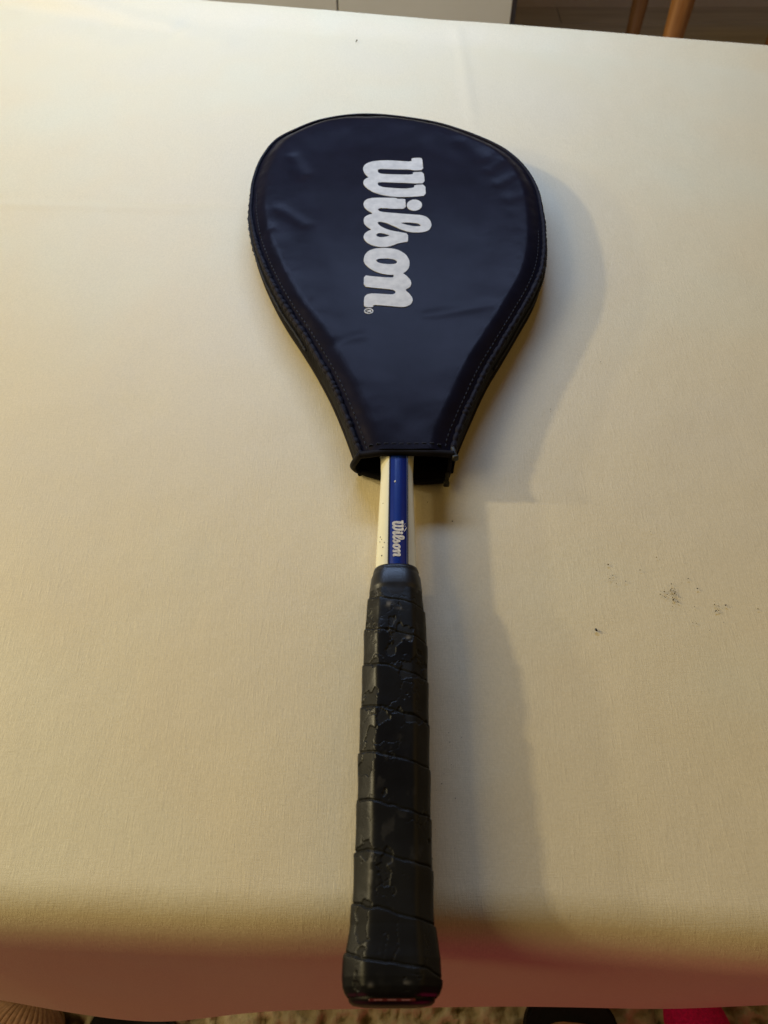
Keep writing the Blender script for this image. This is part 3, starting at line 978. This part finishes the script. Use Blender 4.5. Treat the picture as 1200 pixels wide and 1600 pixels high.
# the outer skin has flaked, mostly along the upper left corner and by the seams
corner = np.exp(-((PH - 2.30) / 0.16) ** 2) + 0.55 * np.exp(-((PH - 1.15) / 0.5) ** 2) * sstep(0.13, 0.19, GYY)
near_seam = np.exp(-(np.minimum(fr, 1 - fr) / 0.16) ** 2)
thr = 0.70 - 0.13 * corner - 0.03 * sstep(0.10, 0.17, GYY) - 0.055 * near_seam * (0.5 + corner) - 0.10 * (c2 - 0.5)
peel = sstep(thr, thr + 0.008, c1)
cr_l = np.abs(fbm(arc * 110 + 40, GYY * 90, 9, 4) - 0.5)
crack = np.exp(-(cr_l / 0.006) ** 2) * sstep(0.50, 0.62, fbm(arc * 70 + 11, GYY * 60 + 4, 13, 2) + 0.16 * corner + 0.06)
disp = lip_h + groove - 0.00045 * peel - 0.00036 * crack + 0.0005 * (c2 - 0.5) + 0.00012 * (c1 - 0.5)
edge = sstep(0.2015, 0.196, GYY)
rr = rr + disp * edge
GRX = axis_x(GYY) + rr * np.cos(PH)
gme = grid_mesh('grip', GRX, GYY, AZ + rr * np.sin(PH), True)
set_attr(gme, 'wear', np.clip(peel * 0.9 + crack * 0.8 + np.exp(-(np.minimum(fr, 1 - fr) / 0.015) ** 2) * 0.7, 0, 1) * edge)
rub = 0 * GYY
for (gx_, gy0, sx_, sy_, st) in ((0.0015, 0.1905, 0.0018, 0.0014, 0.9), (0.0085, 0.1880, 0.0030, 0.0008, 0.5), (0.0115, 0.1705, 0.0013, 0.0016, 0.9), (0.0020, 0.1640, 0.0010, 0.0010, 0.5), (-0.0045, 0.0640, 0.0007, 0.0060, 0.8), (-0.0050, 0.0580, 0.0006, 0.0030, 0.6), (0.0100, 0.0215, 0.0020, 0.0007, 0.6), (-0.0035, 0.0205, 0.0010, 0.0010, 0.6)):
    gxx = GRX - axis_x(GYY) + 0.005
    rub = np.maximum(rub, st * np.exp(-((gxx - gx_) / sx_) ** 2 - ((GYY - gy0) / sy_) ** 2) * (np.sin(PH) > 0.2))
rub = rub * sstep(0.38, 0.56, fbm(arc * 420, GYY * 420, 5, 3)) + 0.10 * sstep(0.60, 0.75, fbm(arc * 300 + 4, GYY * 200, 10, 3)) * sstep(0.5, 0.7, c2)
set_attr(gme, 'rub', np.clip(rub, 0, 1))
link('grip', gme, M['grip'], rk)

# red butt cap; its black colour stands in for the shade on it
by_ = np.array([0.0200, 0.0172, 0.0165, 0.0156, 0.0146, 0.0140, 0.0137])
bw_ = np.array([0.0170, 0.0176, 0.0176, 0.0173, 0.0160, 0.0120, 0.0002])
phi = np.linspace(0, 2 * PI, 120, endpoint=False)
rr = np.stack([oct_r(phi, h, h * 0.86, h * 0.56, h * 0.47, 12) for h in bw_])
cap = link('butt_cap', grid_mesh('butt_cap', axis_x(by_)[:, None] + rr * np.cos(phi), np.repeat(by_[:, None], 120, 1), AZ + rr * np.sin(phi), True), M['cap'], rk)
ccx = axis_x(0.0160)
badge = box('badge', ccx - 0.0092, ccx + 0.0092, 0.0154, 0.0164, AZ + 0.0138, AZ + 0.01515, M['red'], cap, bev=0.0003)
for k in range(3):
    cx_ = ccx - 0.0054 + k * 0.0054
    box('badge_mark', cx_ - 0.0017, cx_ + 0.0017, 0.0157, 0.0161, AZ + 0.0148, AZ + 0.01530, M['cap_print'], cap, bev=0)
tag(rk, 'squash racket with worn black grip and blue striped white shaft on tablecloth', 'racket')

# ---------------------------------------------------------------- crumbs and dirt on the cloth
def blob(bm, x, y, r, z=0.0002):
    m = Matrix.Translation((x, y, z + r * 0.5)) @ Matrix.Rotation(random.uniform(0, 6), 4, 'Z') @ Matrix.Diagonal((r * random.uniform(0.8, 1.5), r * random.uniform(0.6, 1.0), r * 0.7, 1))
    res = bmesh.ops.create_icosphere(bm, subdivisions=1, radius=1.0, matrix=m)
    for v in res['verts']:
        v.co += Vector((random.uniform(-1, 1), random.uniform(-1, 1), 0)) * r * 0.25


bm = bmesh.new()
for (cx_, cy_) in CR[1:]:
    r = random.uniform(0.00030, 0.00055)
    blob(bm, cx_ / 1000, cy_ / 1000, r)
for (cx_, cy_, n, s) in ((0.1645, 0.2110, 22, 0.0028), (0.1645, 0.2170, 9, 0.0035), (0.1880, 0.2040, 9, 0.0025), (0.160, 0.2130, 12, 0.0040), (0.131, 0.226, 6, 0.004), (0.028, 0.112, 12, 0.012), (0.030, 0.075, 8, 0.010), (0.175, 0.215, 12, 0.02), (0.0, 0.5, 0, 0.3)):
    for k in range(n):
        blob(bm, random.gauss(cx_, s * 0.55), random.gauss(cy_, s), random.uniform(0.00012, 0.00032))
for k in range(12):
    blob(bm, random.uniform(0.05, 0.25), random.uniform(0.08, 0.42), random.uniform(0.00010, 0.0002))
blob(bm, -0.0293, 0.8860, 0.0012)
blob(bm, -0.0300, 0.8835, 0.0007)
o = link('crumbs', bm_mesh('crumbs', bm), M['crumb'], smooth=False)
tag(o, 'scattered dark crumbs and dirt specks on the tablecloth', 'crumbs', kind='stuff')
bm = bmesh.new()
bmesh.ops.create_uvsphere(bm, u_segments=14, v_segments=9, radius=1.0)
for v in bm.verts:
    t = v.co.x
    v.co = Vector((v.co.x * 0.0011, v.co.y * 0.00062 * (1 - 0.35 * t), v.co.z * 0.0005 + 0.0005))
me = bm_mesh('seed', bm)
sd = link('seed', me, M['seed'])
sd.location = (CR[0][0] / 1000, CR[0][1] / 1000, 0.0001)
sd.rotation_euler = (0, 0, R(-60))
tag(sd, 'single black seed lying right of the grip', 'seed')

# ---------------------------------------------------------------- footwear on the rug
RZ = FZ + 0.022


def foot_outline(L, W, n=48, toe=1.0):
    """sole outline, toe towards +y, heel at -L"""
    out = []
    for k in range(n):
        a = 2 * PI * k / n
        x, y = math.sin(a), math.cos(a)
        t = (y + 1) / 2
        wd = W / 2 * (0.74 + 0.30 * t - 0.10 * math.sin(t * PI))
        sx = math.copysign(abs(x) ** 0.55, x)
        sy_ = math.copysign(abs(y) ** 0.5, y)
        out.append((sx * wd, (sy_ - 1) / 2 * L))
    return out


def slab(name, pts, z0, z1, mat, parent, bev=0.004):
    bm = bmesh.new()
    lo = [bm.verts.new((a, b, z0)) for a, b in pts]
    hi = [bm.verts.new((a, b, z1)) for a, b in pts]
    bm.faces.new(lo)
    bm.faces.new(hi)
    n = len(pts)
    es = []
    for i in range(n):
        bm.faces.new((lo[i], lo[(i + 1) % n], hi[(i + 1) % n], hi[i]))
    bm.edges.ensure_lookup_table()
    es = [e for e in bm.edges if all(abs(v.co.z - z1) < 1e-6 for v in e.verts)]
    bmesh.ops.bevel(bm, geom=es, offset=bev, segments=3, affect='EDGES')
    return link(name, bm_mesh(name, bm), mat, parent, smooth=False)


def sandal(loc, rz, label):
    root = empty('sandal', (0, 0, 0))
    po = foot_outline(0.27, 0.132)
    slab('sole', po, 0, 0.028, M['black'], root)
    pi_ = [(a * 0.74 + 0.004, -0.137 + (b + 0.135) * 0.82) for a, b in po]
    slab('footbed', pi_, 0.0262, 0.031, M['tan'], root, 0.002)
    n = 20
    a = np.linspace(0, PI, n)
    yb = np.linspace(-0.17, -0.09, 8)
    X = np.repeat(-0.054 * np.cos(a)[None, :], 8, 0)
    Z = 0.012 + 0.055 * np.repeat(np.sin(a)[None, :] ** 0.7, 8, 0)
    Y = np.repeat(yb[:, None], n, 1)
    me = grid_mesh('strap', X, Y, Z)
    s = link('strap', me, M['black'], root)
    md = s.modifiers.new('thickness', 'SOLIDIFY')
    md.thickness = 0.006
    root.location = loc
    root.rotation_euler = (0, 0, R(rz))
    tag(root, label, 'sandal', 'pair of black sandals on the rug')
    return root


sandal((0.222, 0.052, RZ), -6, 'black sandal with tan footbed on the rug, right of the racket grip')
sandal((-0.285, 0.040, RZ), -12, 'black sandal on the rug at bottom left, under the tablecloth hem')


def slipper(name, loc, rz, L, W, Hh, mat, ribs, label, cat):
    root = empty(name, (0, 0, 0))
    slab('sole', foot_outline(L, W), 0, 0.010, M['tan'] if ribs else M['black'], root, 0.003)
    nu, nv_ = 110, 90
    t = np.linspace(0.0, 1, nv_)               # 0 toe, 1 ankle opening
    a = np.linspace(0, PI, nu)
    hw = W / 2 * np.clip(np.sqrt(np.clip(1 - (1 - np.minimum(t / 0.35, 1)) ** 2, 0, 1)), 0.02, 1) * (1 - 0.12 * sstep(0.4, 1, t))
    hh = Hh * (0.42 + 0.58 * sstep(0, 0.8, t)) * np.sqrt(np.clip(1 - (1 - np.minimum(t / 0.22, 1)) ** 2, 0.0, 1))
    rb_ = (1 + 0.035 * np.sin(a * 46)[None, :] * (1 if ribs else 0)) * (1 + 0.03 * (fbm(t[:, None] * 12, a[None, :] * 4, 5, 3) - 0.5))
    X = -hw[:, None] * np.cos(a)[None, :] * rb_
    Z = 0.009 + hh[:, None] * (np.sin(a)[None, :] ** 0.8) * rb_
    Y = np.repeat((-0.62 * L * t)[:, None], nu, 1)
    u = link('upper', grid_mesh('upper', X, Y, Z), mat, root)
    md = u.modifiers.new('thickness', 'SOLIDIFY')
    md.thickness = 0.004
    root.location = loc
    root.rotation_euler = (0, 0, R(rz))
    tag(root, label, cat)
    return root


slipper('slipper', (-0.420, 0.050, RZ), -10, 0.25, 0.115, 0.075, M['knit'], True, 'brown ribbed knitted slipper on the rug in the bottom left corner', 'slipper')
slipper('slipper', (0.358, 0.066, RZ), 12, 0.24, 0.066, 0.060, M['pink'], False, 'bright pink slipper on the rug at bottom right', 'slipper')
